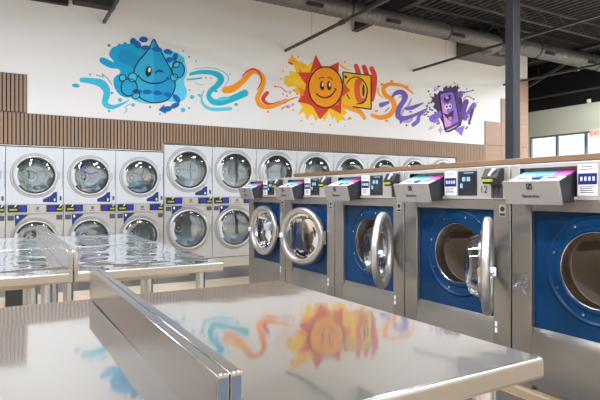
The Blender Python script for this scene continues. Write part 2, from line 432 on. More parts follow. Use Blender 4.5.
    b.build('coin_slot_plate', root)
    b = MB(); b.prism([(y,Z(1.268)),(y-.06,Z(1.262)),(y-.075,Z(1.30)),(y-.04,Z(1.36)),(y,Z(1.36))],'x',X(.80),X(.915),dark)
    o = b.build('card_reader', root, bevel=.004)
    b = MB(); b.box(X(.812),X(.885),y-.078,y-.066,Z(1.276),Z(1.293),yelscr); b.build('reader_display', o)
    b = MB(); b.prism([(X(.845),Z(1.318)),(X(.86),Z(1.31)),(X(.895),Z(1.352)),(X(.88),Z(1.358))],'y',y-.068,y-.05,white); b.build('white_highlight_tip', o)  # white sliver painted as the highlight on the reader
    # small black pictogram sticker on the right post
    b = MB(); b.box(X(.872),X(.922),-.001,0,Z(1.06),Z(1.135),steel_l)
    b.lathe([(.016,-.002),(.016,0),(.0001,0),(.0001,-.002)],(X(.897),0,Z(1.107)),inkm,16,closed=True)
    b.box(X(.878),X(.916),-.002,-.001,Z(1.066),Z(1.08),inkm); b.build('pictogram', root)
    return root
R_D = .285
def make_door():
    """centred on the hinge line: hinge at origin, ring centre at local (-R,0); outer face -y"""
    root = bpy.data.objects.new('door', None); COL.objects.link(root)
    c = (-R_D, 0, 0)
    b = MB(); Q = .224
    b.lathe([(R_D,.004),(R_D,-.018),(R_D-.008,-.030),(R_D-.022,-.036),(Q+.022,-.036),(Q+.008,-.030),(Q,-.018),(Q,.006),(Q+.012,.014),(R_D-.012,.014)],c,satin,72,closed=True)
    b.build('door_ring', root, smooth=50)
    b = MB()
    b.lathe([(Q,.010),(.214,.014),(.205,.030),(.198,.032),(.196,.028),(.206,.008),(Q,.003)],c,chrome,64,closed=True)
    b.build('inner_collar', root)
    b = MB()
    b.lathe([(.222,-.004),(.203,.0),(.192,.02),(.182,.06),(.165,.092),(.11,.110),(.05,.116),(.0001,.117)],c,bowlgl,48)
    b.build('glass_bowl', root)
    b = MB(); b.box(-2*R_D+.030,-2*R_D+.066,-.064,-.034,-.024,.024,whitepl); b.box(-2*R_D+.006,-2*R_D+.030,-.054,-.034,-.010,.010,chrome); b.build('door_handle', root, bevel=.008)
    b = MB()
    b.box(-.012,.014,-.008,.018,-.05,.05,steel); b.cyl((.006,.004,-.065),(.006,.004,.065),.010,chrome,12)
    b.build('hinge', root, bevel=.003)
    b = MB(); b.box(-2*R_D+.03,-2*R_D+.07,.008,.03,-.02,.02,chrome); b.build('latch_plate', root)
    return root
washer = make_washer(); doorp = make_door()
wl = ['blue-fronted steel washer at the far end of the row, its round door just ajar',
      'blue-fronted steel washer second from the far end, its door ring half facing the camera',
      'blue-fronted steel washer in the middle of the row, door swung back with glass bowl showing',
      'blue-fronted steel washer marked 12, its open door seen edge-on',
      'nearest blue-fronted steel washer, cut off by the right edge, empty drum showing']
angs = [6, 18, 128, 127, 127]
washers = [washer]+[copy_tree(washer) for k in range(4)]
doors = [doorp]+[copy_tree(doorp) for k in range(4)]
for k in range(5):
    yc = 5.96-.965*k-W/2-.003
    o = washers[k]
    o.location = (XR, yc, .05); o.rotation_euler = (0,0,-pi/2)
    tag(o, wl[k], 'washing machine', 'blue-fronted washers in a row')
    d = doors[k]
    d.parent = o; d.location = (.795-W/2+.012, -.016, .732); d.rotation_euler = (0,0,radians(angs[k]))
    if k == 3: text_mesh('12', .062, inkm, 'machine_number', o, (.758-W/2,-.0068,1.227-.05+.0))

# ------------------------------------------------------------------ dryer stacks
def make_dryer(w, h, R, zu, zl_, zc, rg, name='stacked_dryer'):
    root = empty(name,(0,0,0)); q = w/.79
    X = lambda x: x*q-w/2
    def zoff(z): return z-.98+zc      # heights measured on the smaller stack
    g = .004
    b = MB()
    b.box(-w/2+g,-w/2+.03,.02,.95,0,h,dgrey); b.box(w/2-.03,w/2-g,.02,.95,0,h,dgrey); b.box(-w/2+.03,w/2-.03,.93,.95,0,h,dgrey); b.box(-w/2+.03,w/2-.03,.02,.93,h-.02,h,dgrey); b.box(-w/2+.03,w/2-.03,.02,.93,0,.04,dgrey)
    b.box(-w/2+.03,w/2-.03,.1,.93,zc-.03,zc+.03,dgrey)
    b.build('body', root)
    zm = zc-.09; zn = zc+.06
    for nm, z0, z1, cz, m in (('upper',zn,h,zu,dwhite),('lower',.05,zm,zl_,dgrey)):
        b = MB(); b.plate_hole(-w/2+g,w/2-g,z0+.002,z1-.002,0,cz,rg,0,m); p = b.build(nm+'_front', root)
        p.name = 'front_panel'
        b = MB()
        b.lathe([(rg,.0),(rg,.06),(rg*1.25,.07),(rg*1.25,.62),(rg*.7,.66),(.05,.64),(.0001,.64)],(0,0,cz),ddrum,48)
        for k in range(4):
            a = k*pi/2+.6+(.5 if nm=='upper' else 0); c_,s_ = cos(a),sin(a); rr = rg*1.25
            b.prism([(rr*c_-.04*s_, cz+rr*s_+.04*c_),((rr-.07)*c_-.012*s_, cz+(rr-.07)*s_+.012*c_),((rr-.07)*c_+.012*s_, cz+(rr-.07)*s_-.012*c_),(rr*c_+.04*s_, cz+rr*s_-.04*c_)],'y',.08,.62,ddrum)
        b.lathe([(.10,.64),(.095,.52),(.075,.50),(.055,.505)],(-.03,0,cz),ddrum,24); b.lathe([(.055,.505),(.035,.50),(.03,.51)],(-.03,0,cz),gasket,24); b.lathe([(.03,.51),(.0001,.505)],(-.03,0,cz),whitepl,24)
        b.build('drum', root)
        d = MB()
        d.lathe([(R,-.0005),(R*.985,-.010),(R*.955,-.010),(R*.95,-.004),(R*.94,-.016),(R*.90,-.034),(rg*1.10,-.040),(rg*1.05,-.034),(rg*1.03,-.020)],(0,0,cz),dring if nm=='upper' else dring2,72)
        dd = d.build('door', root, smooth=50)
        d = MB(); d.lathe([(R*.99,-.001),(R*.985,-.0125),(R*.955,-.0125),(R*.95,-.001)],(0,0,cz),dline,72) ; 
        gk = d.build('outer_seam', dd) if False else d.bm.free()
        d = MB(); d.lathe([(rg*1.06,-.037),(rg*1.03,-.040),(rg*1.0,-.034),(rg*.96,-.014),(rg*.95,0)],(0,0,cz),gasket,64); d.build('gasket', dd)
        d = MB(); d.lathe([(R*1.012,-.002),(R*1.012,-.004),(R*.988,-.004),(R*.988,-.002)],(0,0,cz),dline,72,closed=True); d.build('door_seam', dd)
        d = MB(); d.lathe([(rg*.97,-.018),(rg*.93,-.0215),(rg*.5,-.0235),(.0001,-.0245)],(0,0,cz),dglass,48); d.build('glass', dd)
        d = MB(); d.lathe([(rg*.90,-.036),(rg*1.10,-.036),(rg*1.10,-.060),(rg*.92,-.060)],(0,0,cz),dring,14,closed=True,a0=radians(155),a1=radians(215)); d.build('door_handle', dd, bevel=.004)
        d = MB()
        for sg in (-1,1):
            d.box(w/2-.115*q,w/2-.012,-.006,0,cz+sg*.13*q-.075*q,cz+sg*.13*q+.075*q, m)
        d.box(w/2-.02,w/2-.014,-.007,0,cz-.2*q,cz+.2*q,dline)
        d.build('hinge_cover', dd, bevel=.003)
    b = MB(); b.box(-w/2+g,w/2-g,-.004,.02,zm+.002,zn-.002,dgrey); cb = b.build('control_band', root, bevel=.002)
    z0, z1 = zc-.055, zc+.052
    for (xa,xb,ya,yb) in ((.028,.165,.05,.15),(.685,.775,.695,.765)):
        b = MB(); b.box(X(xa),X(xb),-.03,-.004,z0,z1,black); rd = b.build('card_reader', cb, bevel=.003)
        b = MB(); b.box(X(ya),X(yb),-.032,-.030,z0+.026,z0+.05,yelscr); b.build('reader_display', rd)
        b = MB(); b.prism([(X(yb-.04),z1-.03),(X(yb-.03),z1-.035),(X(yb),z1+.002),(X(yb-.014),z1+.008)],'y',-.034,-.030,white); b.build('white_highlight_tip', rd)  # small white tip painted on, like the highlight on the washer readers
    for (xa,xb,ya,yb) in ((.165,.285,.185,.265),(.55,.685,.59,.672)):
        b = MB(); b.box(X(xa),X(xb),-.016,-.004,z0,z1,dark); rd = b.build('cycle_display', cb)
        b = MB(); b.box(X(ya),X(yb),-.018,-.016,z0+.02,z1-.02,bluescr); b.build('screen', rd)
    b = MB(); b.box(X(.315),X(.54),-.012,-.004,zc-.075,zc+.048,dgrey); bd = b.build('badge_panel', cb, bevel=.004)
    b = MB(); logo(b,X(.4275),-.0125,zc+.0,.042,inkm); b.box(X(.385),X(.47),-.0128,-.012,zc-.045,zc-.038,inkm); b.build('emblem', bd)
    b = MB()
    b.prism([(X(.50),zoff(1.075)),(X(.70),zoff(1.07)),(X(.70),zoff(1.235)),(X(.66),zoff(1.23)),(X(.60),zoff(1.17)),(X(.50),zoff(1.12))],'y',-.003,-.0,navy)
    b.box(X(.655),X(.675),-.0035,-.003,zoff(1.09),zoff(1.13),white); b.build('upper_label', root)
    b = MB()
    b.prism([(X(.12),zoff(.885)),(X(.30),zoff(.885)),(X(.28),zoff(.86)),(X(.19),zoff(.79)),(X(.125),zoff(.705))],'y',-.003,0,navy)
    b.box(X(.145),X(.17),-.0035,-.003,zoff(.83),zoff(.87),white); b.build('lower_label', root)
    b = MB()
    b.box(X(.69),X(.775),-.004,0,zoff(.80),zoff(.875),gasket); b.box(X(.025),X(.11),-.004,0,zoff(.80),zoff(.875),gasket)
    b.box(X(.735),X(.765),-.004,0,zoff(1.10),zoff(1.165),gasket); b.build('vent_slots', root)
    b = MB(); b.box(-w/2+g,w/2-g,.03,.06,.0,.05,gasket); b.build('toe_kick', root)
    return root
small = make_dryer(.79,1.915,.335,1.483,.496,.98,.262)
big = make_dryer(.876,2.055,.392,1.625,.58,1.085,.302)
sl = ['shorter stacked white dryer cut off by the left edge of the photo',
      'shorter stacked dryer with pale laundry, left of the one holding blue and pink laundry',
      'shorter stacked white dryer with blue and pink laundry in its upper door',
      'shorter stacked dryer with orange laundry up top, beside the first taller stack']
for k in range(4):
    o = small if k == 0 else copy_tree(small)
    o.location = (.075-.395+.79*k, D, 0); tag(o, sl[k], 'dryer', 'shorter stacked dryers on the left')
bl = ['leftmost of the taller stacked white dryers, next to the shorter stacks',
      'second taller stacked dryer from the left, just left of the washer row',
      'taller stacked white dryer rising behind the farthest washer',
      'taller stacked dryer rising behind the second farthest washer, below the painted sun',
      'taller stacked white dryer behind the ledge, below the washer painted beside the sun',
      'taller stacked white dryer behind the ledge, third from the right end of the bank',
      'taller stacked white dryer behind the ledge, second from the right end of the bank',
      'taller stacked dryer at the right end of the bank, its top over the ledge']
for k in range(8):
    o = big if k == 0 else copy_tree(big)
    o.location = (2.452+.438+.876*k, D, 0); tag(o, bl[k], 'dryer', 'taller stacked dryers')

# laundry tumbling in three dryers
def lump(mb, c, r, m, seed):
    rnd = random.Random(seed); me = bmesh.new(); bmesh.ops.create_icosphere(me, subdivisions=3, radius=1)
    ph = [rnd.uniform(0,6) for _ in range(6)]; i = mb.mi(m); mp = {}
    for v in me.verts:
        p = v.co; f = 1+.22*sin(4*p.x+ph[0])*cos(5*p.z+ph[1])+.14*sin(9*p.y+ph[2]+6*p.x)+.08*sin(13*p.z+ph[3])
        mp[v] = mb.bm.verts.new((c[0]+p.x*r[0]*f, c[1]+p.y*r[1]*f, c[2]+p.z*r[2]*f))
    for fc in me.faces: mb.bm.faces.new([mp[v] for v in fc.verts]).material_index = i
    me.free()
def cloth(c, r, colr, label, seed):
    b = MB(); lump(b,(0,0,0),r,mat('cloth_'+label.split()[0],colr,.9),seed); o = b.build('garment',smooth=80); o.location = c
    tag(o, label, 'laundry'); return o
cy = D+.22
cloth((.50,cy,1.33),(.13,.09,.055),rgb(120,165,185),'pale blue bundle of laundry low in the drum of the leftmost full dryer, upper door',1)
cloth((.33,cy,1.50),(.06,.07,.09),rgb(70,110,85),'green garment at the left of the leftmost full dryer, upper door',2)
cloth((1.17,cy,1.62),(.045,.05,.06),rgb(20,70,235),'bright blue garment in the upper door of the dryer second from the left',3)
cloth((1.31,cy,1.53),(.05,.07,.07),rgb(190,130,200),'pink and lilac garment beside the bright blue one in an upper dryer door',4)
cloth((1.24,cy+.02,1.34),(.13,.09,.05),rgb(170,180,200),'white laundry lying below the pink garment in an upper dryer door',5)
cloth((2.19,cy,1.53),(.045,.05,.07),rgb(180,110,50),'orange-brown garment at the right of an upper dryer drum',6)
cloth((2.02,cy,1.35),(.13,.09,.06),rgb(150,195,210),'light aqua sheet bunched below and left of the orange-brown garment',7)

# ------------------------------------------------------------------ folding tables
def make_table(side, L):
    """side -1: guard on left edge of right-hand table ; +1: guard on right edge of left-hand table. origin: centre base; width .6"""
    root = empty('folding_table',(0,0,0)); w = .592; h = .91
    b = MB(); r = .012
    # top sheet with turned-down rolled nose, profile swept across x; slightly dished along the length
    b.box(-w/2,w/2,-L/2,L/2,h-.038,h,tabletop)
    top = b.build('tabletop', root, bevel=.007, seg=3)
    top.data.materials.append(tableedge)
    for f in top.data.polygons:
        if abs(f.normal.z) < .5: f.material_index = 1
    b = MB(); x0 = side*w/2
    a0, a1 = (x0, x0+.016) if side < 0 else (x0-.016, x0)
    b.box(a0,a1,-L/2+.0,L/2,h+.0005,h+.078,finmat); g = b.build('side_guard', root, bevel=.0012, seg=1)
    b = MB(); b.box(a0+.0022,a1-.0022,-L/2-.0015,-L/2,h-.033,h+.073,mat('guard_end_painted_dark',rgb(96,112,140),.3,.8)); b.build('end_cap', g)  # bluish colour painted in for the dark, reflecting open end of the guard
    lx = w/2-.085
    for sx in (-1,1):
        for sy in (-1,1):
            b = MB(); b.cyl((sx*lx,sy*(L/2-.06),.02),(sx*lx,sy*(L/2-.06),h-.038),.02,tube,20)
            lg = b.build('leg', root)
            b = MB(); b.cyl((sx*lx,sy*(L/2-.06),0),(sx*lx,sy*(L/2-.06),.03),.024,black,16); b.build('foot', lg)
    b = MB()
    for sy in (-1,1): b.cyl((-lx,sy*(L/2-.06),.42),(lx,sy*(L/2-.06),.42),.012,tube,12)
    b.cyl((0,-(L/2-.06),.42),(0,(L/2-.06),.42),.012,tube,12); b.build('leg_brace', root)
    b = MB(); b.box(-w/2+.12,w/2-.12,-L/2+.1,L/2-.1,h-.062,h-.038,tableedge); b.build('apron', root)
    return root
XF = .236
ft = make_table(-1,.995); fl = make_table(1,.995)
fm = make_table(-1,.995); flm = make_table(1,.995)
spec = [(ft,XF+.2965,.575+.4975,'near stainless folding table with rounded corner at lower right, mirroring the sun painting'),
        (fl,XF-.2965,.575+.4975,'near stainless folding table at lower left, beyond the raised steel guard'),
        (fm,XF+.2965,2.085+.4925,'stainless folding table in front of the dryers, right of the raised guard, middle row'),
        (flm,XF-.2965,2.085+.4925,'stainless folding table at the left edge, left of the raised guard, middle row')]
for i,(p,x,y,l) in enumerate(spec):
    o = p; o.location = (x,y,0); tag(o,l,'table','stainless folding tables')
ft2 = make_table(-1,.84); ft2.location = (XF+.2965,3.085+.42,0); tag(ft2,'farthest stainless folding table right of the guard, nearest the dryers','table','stainless folding tables')
fl2 = make_table(1,.84); fl2.location = (XF-.2965,3.085+.42,0); tag(fl2,'farthest stainless folding table left of the guard, nearest the dryers','table','stainless folding tables')

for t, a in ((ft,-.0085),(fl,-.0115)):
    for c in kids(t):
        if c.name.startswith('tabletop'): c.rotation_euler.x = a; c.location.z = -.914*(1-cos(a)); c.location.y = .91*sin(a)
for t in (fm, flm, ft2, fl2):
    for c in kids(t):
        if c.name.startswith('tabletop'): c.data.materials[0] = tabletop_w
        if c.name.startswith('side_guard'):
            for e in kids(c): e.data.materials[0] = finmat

# black bin beyond the tables
bn = tag(empty('waste_bin',(.15,6.3,0)),'black bin standing on the floor beyond the folding tables at far left','bin')
b = MB(); b.prism([(-.10,-.12),(.10,-.12),(.10,.12),(-.10,.12)],'z',0,.55,black); b.build('bin_body', bn, bevel=.01)
b = MB(); b.box(-.108,.108,-.128,.128,.55,.58,dark); b.build('lid', bn, bevel=.006)
b = MB(); b.box(-.105,.105,-.126,-.12,.20,.225,mat('bin_band',rgb(120,112,100),.5)); b.build('band', bn)

# ------------------------------------------------------------------ steel column, ceiling structure
sc = tag(empty('steel_column',(5.72,4.43,0)),'square dark steel column rising behind the washers to the ceiling','column')
b = MB(); b.box(-.065,.065,-.065,.065,.015,5.24,columnm); b.build('column_shaft', sc, bevel=.006)
b = MB(); b.box(-.14,.14,-.14,.14,0,.015,columnm); b.build('base_plate', sc)

rails = [(1.47,'dark ceiling rail at the upper left, meeting the wall above the blue water drop'),
         (4.83,'dark ceiling rail meeting the wall just left of the painted sun'),
         (8.13,'dark ceiling rail meeting the wall right of the sun and crossing behind the column'),
         (11.2,'dark ceiling rail meeting the wall above the stepped wood panels')]
rp = None
def make_rail(L):
    root = empty('ceiling_rail',(0,0,0))
    b = MB(); b.box(-.022,.022,-L,0,-.022,.022,railm); b.build('rail', root, bevel=.003)
    b = MB(); b.cyl((0,-1.9,0),(0,-2.0,0),.045,railm,12); b.build('coupling', root)
    b = MB()
    for yy in (1.0,4.0,7.0): b.cyl((0,-yy,.02),(0,-yy,1.24),.0022,railm,6)
    b.build('hanger_rods', root)
    return root
rp = make_rail(13.5)
for i,(x,l) in enumerate(rails):
    o = rp if i == 0 else copy_tree(rp); o.location = (x,WY-.002,4.0); tag(o,l,'rail','dark rails under the ceiling')
r6 = copy_tree(rp); r6.location = (13.6,14.5,4.0); tag(r6,'dark ceiling rail beyond the wall end, just above the beige band over the windows','rail','dark rails under the ceiling')

def joist(Y, label, x0=-4.9, x1=14.55):
    root = empty('roof_joist',(0,Y,0))
    b = MB(); b.box(x0,x1,-.025,.025,4.89,4.92,joistm); b.build('bottom_chord', root)
    b = MB(); b.box(x0,x1,-.03,.03,5.2,5.24,joistm); b.build('top_chord', root)
    b = MB(); x = x0; up = True
    while x < x1-.35:
        p = (x,0,4.92 if up else 5.2); q = (x+.35,0,5.2 if up else 4.92); b.cyl(p,q,.011,joistm,6); x += .35; up = not up
    b.build('web', root)
    tag(root, label, 'joist','open-web roof joists')
for Y,l in ((8.35,'open-web roof joist directly above the duct, nearest the painted wall'),(7.2,'open-web roof joist just in front of the duct, meeting the column top'),
            (5.7,'open-web roof joist crossing the upper right corner of the photo'),(4.2,'open-web roof joist close above the steel column, farthest from the wall'),
            (12.6,'open-web roof joist seen beyond the end of the wall, over the windows')):
    joist(Y,l)
def ibeam(x, y0, y1, z0, z1, label):
    b = MB(); t = .014
    b.box(x-.07,x+.07,y0,y1,z0,z0+t,girderm); b.box(x-.07,x+.07,y0,y1,z1-t,z1,girderm); b.box(x-.006,x+.006,y0,y1,z0+t,z1-t,girderm)
    o = b.build('steel_girder'); tag(o,label,'girder')
ibeam(6.5,-6,WY-.001,4.63,4.885,'black steel girder end entering the white wall above the painted washer')
ibeam(12.6,-6,14.9,4.795,4.885,'black steel girder running past the wall end above the windows')
# diagonal braces in the far bay
b = MB(); b.box(-.03,.03,-.04,.04,0,3.2,joistm); o = b.build('roof_brace'); o.location = (13.9,11.9,3.85); o.rotation_euler = (radians(-62),0,0)
o.rotation_euler = (radians(70),0,0); tag(o,'grey sloping brace above the beige wall band at far right','brace')
b = MB(); b.tube([(13.2,9.9,5.24),(13.2,9.9,4.75),(13.35,9.9,4.6),(13.36,9.9,4.35),(13.25,9.9,4.15),(13.25,9.9,3.85)],.018,mat('conduit',rgb(150,150,155),.4,.5)); o = b.build('conduit_pipe',smooth=60)
tag(o,'thin bent grey conduit hanging from the ceiling at far right','pipe')

# spiral ducts and plenum
def duct(x0, x1, Y, Z_, r, label, extra=None):
    root = empty('spiral_duct',(x0,Y,Z_))
    L = x1-x0; prof = []; n = int(L/.11)
    for k in range(n):
        a = k*L/n; prof += [(r,a),(r,a+L/n*.86),(r+.006,a+L/n*.92)]
    prof += [(r,L)]
    b = MB(); b.lathe(prof,(0,0,0),ductm,28,axis='x')
    b.lathe([(.0001,0),(r,0)],(0,0,0),ductm,28,axis='x'); b.lathe([(.0001,L),(r,L)],(0,0,0),ductm,28,axis='x')
    b.build('duct_run', root, smooth=30)
    x = .6
    while x < L:
        b = MB(); b.cyl((x,0,r*.9),(x,0,5.24-Z_),.003,girderm,6); b.lathe([(r+.0005,-.015),(r+.011,-.015),(r+.011,.015),(r+.0005,.015)],(x,0,0),girderm,28,closed=True,axis='x'); x += 2.4
        b.build('hanger_strap', root)
    x = .9
    while x < L-.3:
        b = MB(); b.box(x-.16,x+.16,-r-.012,-r*.82,-.11,-.045,girderm); x += 1.7
        b.build('air_grille', root)
    return tag(root,label,'duct')
da = duct(-4.8,9.15,7.6,4.47,.15,'grey spiral duct running along the painted wall above the sun and washer paintings')
b = MB(); b.tube([(13.93,0,0),(14.07,.02,0),(14.2,.1,0),(14.27,.25,0),(14.29,.5,0)],.148,ductm,24); b.build('elbow', da, smooth=60)
db = duct(10.35,14.3,7.85,4.60,.185,'wider grey spiral duct right of the column, heading to the window wall')
b = MB(); b.tube([(.02,0,0),(-.10,.01,0),(-.24,.07,0),(-.34,.17,0),(-.37,.24,0)],.18,ductm,24); b.build('elbow', db, smooth=60)
b = MB(); b.box(9.5,9.9,8.12,8.94,4.44,4.86,plenumm); b.box(9.9,11.0,8.30,8.94,4.44,4.86,plenumm); o = b.build('duct_plenum', bevel=.008)
tag(o,'square dark metal duct box against the wall where the two round ducts meet','duct box')

# framed dark panels at the top left of the wall
fp = tag(empty('framed_grille',(.55,WY-.06,4.16)),'black-framed pale panel at the top left edge of the photo, high on the wall','grille')
b = MB(); 
for (x0,x1,z0,z1) in ((-.7,.38,0,.06),(-.7,.38,.74,.8),(-.7,-.64,.06,.74),(.32,.38,.06,.74),(.25,.28,.06,.74)): b.box(x0,x1,-.05,.05,z0,z1,black)
b.build('frame', fp, bevel=.003)
b = MB(); b.box(-.64,.32,0,.02,.06,.74,mat('panel_pale',rgb(200,205,185),.6)); b.build('panel', fp)
b = MB(); b.box(1.0,1.62,WY-.22,WY-.004,4.2,4.9,girderm); o = b.build('ballast_box', bevel=.006); tag(o,'black box high on the wall beside the framed pale panel, left of the ceiling rail','box')

# exit sign and alarm strobe on the window wall
ex = tag(empty('exit_sign',(XW-.03,9.05,3.02)),'red lettered EXIT sign above the windows at the right edge','sign')
ex.location = (XW-.12, 8.46, 2.79)
b = MB(); b.box(-.025,.03,-.19,.19,-.0,.23,exitw); b.build('housing', ex, bevel=.006)
text_mesh('EXIT', .17, exitr, 'letters', ex, (-.0265,0,.115), (pi/2,0,-pi/2), .001)
b = MB(); b.box(XW-.05,XW-.001,8.69,8.79,3.81,3.91,white); b.lathe([(.0001,-.045),(.03,-.035),(.045,0)],(XW-.05,8.74,3.86),white,20,axis='x'); o = b.build('alarm_strobe', bevel=.004)
tag(o,'small white alarm strobe on the dark band above the beige wall, far right','alarm')

# ------------------------------------------------------------------ mural
C30, S30 = cos(radians(30)), sin(radians(30))
def wp_(px, py):
    t = (px-300)/F; s = (S30+C30*t)/(C30-S30*t); X = s*WY; zc = WY*(S30*s+C30)
    return X, H+(HZ-py)*zc/F
def sm(pts, n=6, closed=False):
    P = list(pts); out = []; N = len(P)
    rng = range(N) if closed else range(N-1)
    for i in rng:
        p0 = P[(i-1)%N] if closed or i > 0 else P[i]; p1 = P[i]; p2 = P[(i+1)%N]; p3 = P[(i+2)%N] if closed or i+2 < N else P[min(i+1,N-1)]
        for k in range(n):
            t = k/n; out.append(tuple(.5*((2*a1)+(-a0+a2)*t+(2*a0-5*a1+4*a2-a3)*t*t+(-a0+3*a1-3*a2+a3)*t**3) for a0,a1,a2,a3 in zip(p0,p1,p2,p3)))
    if not closed: out.append(P[-1])
    return out
def paint(c): return mat('paint_%d_%d_%d'%c, rgb(*c), .75)
class Art(MB):
    def poly(s, pts, c, layer, smooth=False):
        if smooth: pts = sm(pts, 5, True)
        Q = [wp_(*p) for p in pts]; m = paint(c); i = s.mi(m); s.cnt = getattr(s,'cnt',0)+1; y = WY-.0015*layer-.00004*s.cnt
        A = [s.bm.verts.new((x,y,z)) for x,z in Q]; B = [s.bm.verts.new((x,WY-.0002,z)) for x,z in Q]; n = len(Q)
        for t3 in tessellate_polygon([[Vector((x,z,0)) for x,z in Q]]):
            try: s.bm.faces.new([A[k] for k in t3]).material_index = i
            except ValueError: pass
        for k in range(n):
            f = s.bm.faces.new([A[k],A[(k+1)%n],B[(k+1)%n],B[k]]); f.material_index = i
    def ell(s, cx, cy, rx, ry, c, layer, rot=0):
        a_ = radians(rot)
        s.poly([(cx+rx*cos(a)*cos(a_)-ry*sin(a)*sin(a_), cy+rx*cos(a)*sin(a_)+ry*sin(a)*cos(a_)) for a in [2*pi*k/20 for k in range(20)]], c, layer)
    def stroke(s, pts, w, c, layer, closed=False):
        if not isinstance(w,(list,tuple)): w = [w]*len(pts)
        P = sm([(p[0],p[1],ww) for p,ww in zip(pts,w)], 6, closed); n = len(P); L = []; R_ = []
        for k,(x,y,ww) in enumerate(P):
            a = P[(k-1)%n] if closed or k else P[k]; b_ = P[(k+1)%n] if closed or k < n-1 else P[k]
            dx, dy = b_[0]-a[0], b_[1]-a[1]; l = math.hypot(dx,dy) or 1
            L.append((x-dy/l*ww/2, y+dx/l*ww/2)); R_.append((x+dy/l*ww/2, y-dx/l*ww/2))
        m = paint(c); i = s.mi(m); s.cnt = getattr(s,'cnt',0)+1; y0 = WY-.0015*layer-.00004*s.cnt
        V = [[s.bm.verts.new((q[0],yy,q[1])) for q in (wp_(*p) for p in lst)] for lst in (L,R_) for yy in (y0,WY-.0002)]
        rg_ = range(n) if closed else range(n-1)
        for k in rg_:
            j = (k+1)%n
            for A,B in ((V[0],V[2]),(V[0],V[1]),(V[2],V[3])):
                try: f = s.bm.faces.new([A[k],A[j],B[j],B[k]]); f.material_index = i
                except ValueError: pass
        if not closed:
            for e in (P[0],P[-1]):
                if e[2] > 1.2: s.ell(e[0],e[1],e[2]/2,e[2]/2,c,layer)
def art(name, parent):
    a = Art(); a.mi(paint((1,1,1))); return a
mural = tag(empty('wall_mural',(6,WY,3.2)),'painted wall mural of a winking blue drop, a smiling sun and a purple soap box','mural')
def done(a, name, par=mural):
    o = a.build(name, None, smooth=20); o.parent = par; o.location = tuple(-v for v in (6,WY,3.2)) if par is mural else (0,0,0)
    return o
BK = (28,36,50)
# water drop
a = art('w',0); c1=(0,168,222); c2=(100,212,248); c3=(0,105,185); c4=(60,195,232)
a.poly([(109,54),(112,48),(117,46),(119,43.5),(122,44.5),(125,42),(128,44),(133,42.5),(136,46),(142,47),(148,55),(150,70),(146,90),(132,97),(124,97),(118,93),(114,86),(114,78),(120,73),(118,69),(110,68),(101,63),(99.5,59),(103,57.5),(109,60),(114,62),(111,58)],c1,1,True)
a.poly([(150,52),(165,50),(180,54),(185,62),(187,72),(184,82),(187,92),(184,100),(174,102),(160,101),(150,104),(136,101),(130,92),(138,70)],c2,2,True)
a.poly([(119,52),(128,50),(140,57),(146,66),(140,72),(130,66),(120,62)],(0,150,205),2,True)
a.stroke([(82,80),(92,81),(102,84),(107,92),(105,103),(112,107),(122,104),(129,100)],[5,6,8,7,6,4.5,2.4,1],(58,192,226),1)
a.ell(75.8,85.6,4,1.9,(40,180,215),1,8)
a.ell(90,74.5,1,1,(60,160,190),1); a.ell(109,45.5,1.7,1.4,(60,150,180),1)
for (x,y,r) in ((178,79,2),(183,51,1),(189,57,1.2),(196,61,.9),(112,93,1.3),(120,100,2),(133,105,1.8),(150,107,1.3),(184,88,1.4),(192,97,2),(189,108,1.2),(183,110,2.2),(160,114,.9),(109,111,1.3),(99,81,1),(200,96,1.1)): a.ell(x,y,r,r,(70,185,215),1)
a.stroke([(96,75),(103,77),(102,74),(108,79),(112,85)],.8,(110,150,200),1); a.stroke([(124,113),(127,110),(125,107),(131,104)],.7,(90,170,210),1)
a.ell(181,60,3.6,3.6,(60,190,225),3)
for (x,y,rx,ry,rt) in ((143.5,39.6,4.4,2.9,5),(137.5,44.5,4.5,3,50),(146,48,5,2.5,5),(157,49.5,5,2.6,8),(168,51.8,4.4,2.6,15),(175,57,2.8,4,20),(169,60,3.4,2.8,0),(133,41,3,3,0),(137,91.5,5,2.6,5),(147,92,4.6,2.3,0),(157.5,93,4.8,2.3,5),(167.5,94.6,4.2,2.3,10),(176.5,98.5,5,2.6,50),(175,105.5,4.8,2.6,-25),(167,109,4.8,2.8,-10)):
    a.ell(x,y,rx,ry,c3,7,rt)
a.poly([(158.5,110),(164,104.5),(166,114)],c3,7)
done(a,'water_splash')
a = art('d',0); drop=[(153.7,39.5),(150,46),(145,54),(138,62),(133.5,73),(133.5,86),(138,96),(147,101.5),(157,102.8),(167,100),(173.5,92),(175,83),(172,72),(167,63),(161,52),(157,45)]
a.poly(drop,(45,180,225),4); right=[p for p in drop if p[0]>=153.7]
a.poly([(153.7,39.5)]+[(153.7,102.4),(157,102.8),(167,100),(173.5,92),(175,83),(172,72),(167,63),(161,52),(157,45)],(15,160,215),5)
a.stroke(drop,1.15,BK,6,True)
for (x,y,rx,ry) in ((129,87.5,8,8.5),(178,70,6.2,8)): a.ell(x,y,rx,ry,(30,170,222),6); a.stroke([(x+rx*cos(t),y+ry*sin(t)) for t in [k*pi/5 for k in range(10)]],1,BK,8,True)
for (x,y,r) in ((132.5,77.5,4.5),(135.5,95,4),(173.8,77.5,3.6),(176,64.5,3.3),(122.5,78,3.2)): a.ell(x,y,r,r,(70,195,232),7); a.stroke([(x+r*cos(t),y+r*sin(t)) for t in [k*pi/4 for k in range(8)]],.9,BK,8,True)
f = done(a,'water_drop_figure')
a = art('f',0)
a.ell(148.4,71.5,3.1,5.4,BK,8,8); a.ell(149.2,70,1.3,2.4,(240,235,225),9,8)
a.stroke([(155,73.6),(157.5,71.2),(161,71.2),(163.5,72.6)],[.8,1.5,1.5,.6],BK,8)
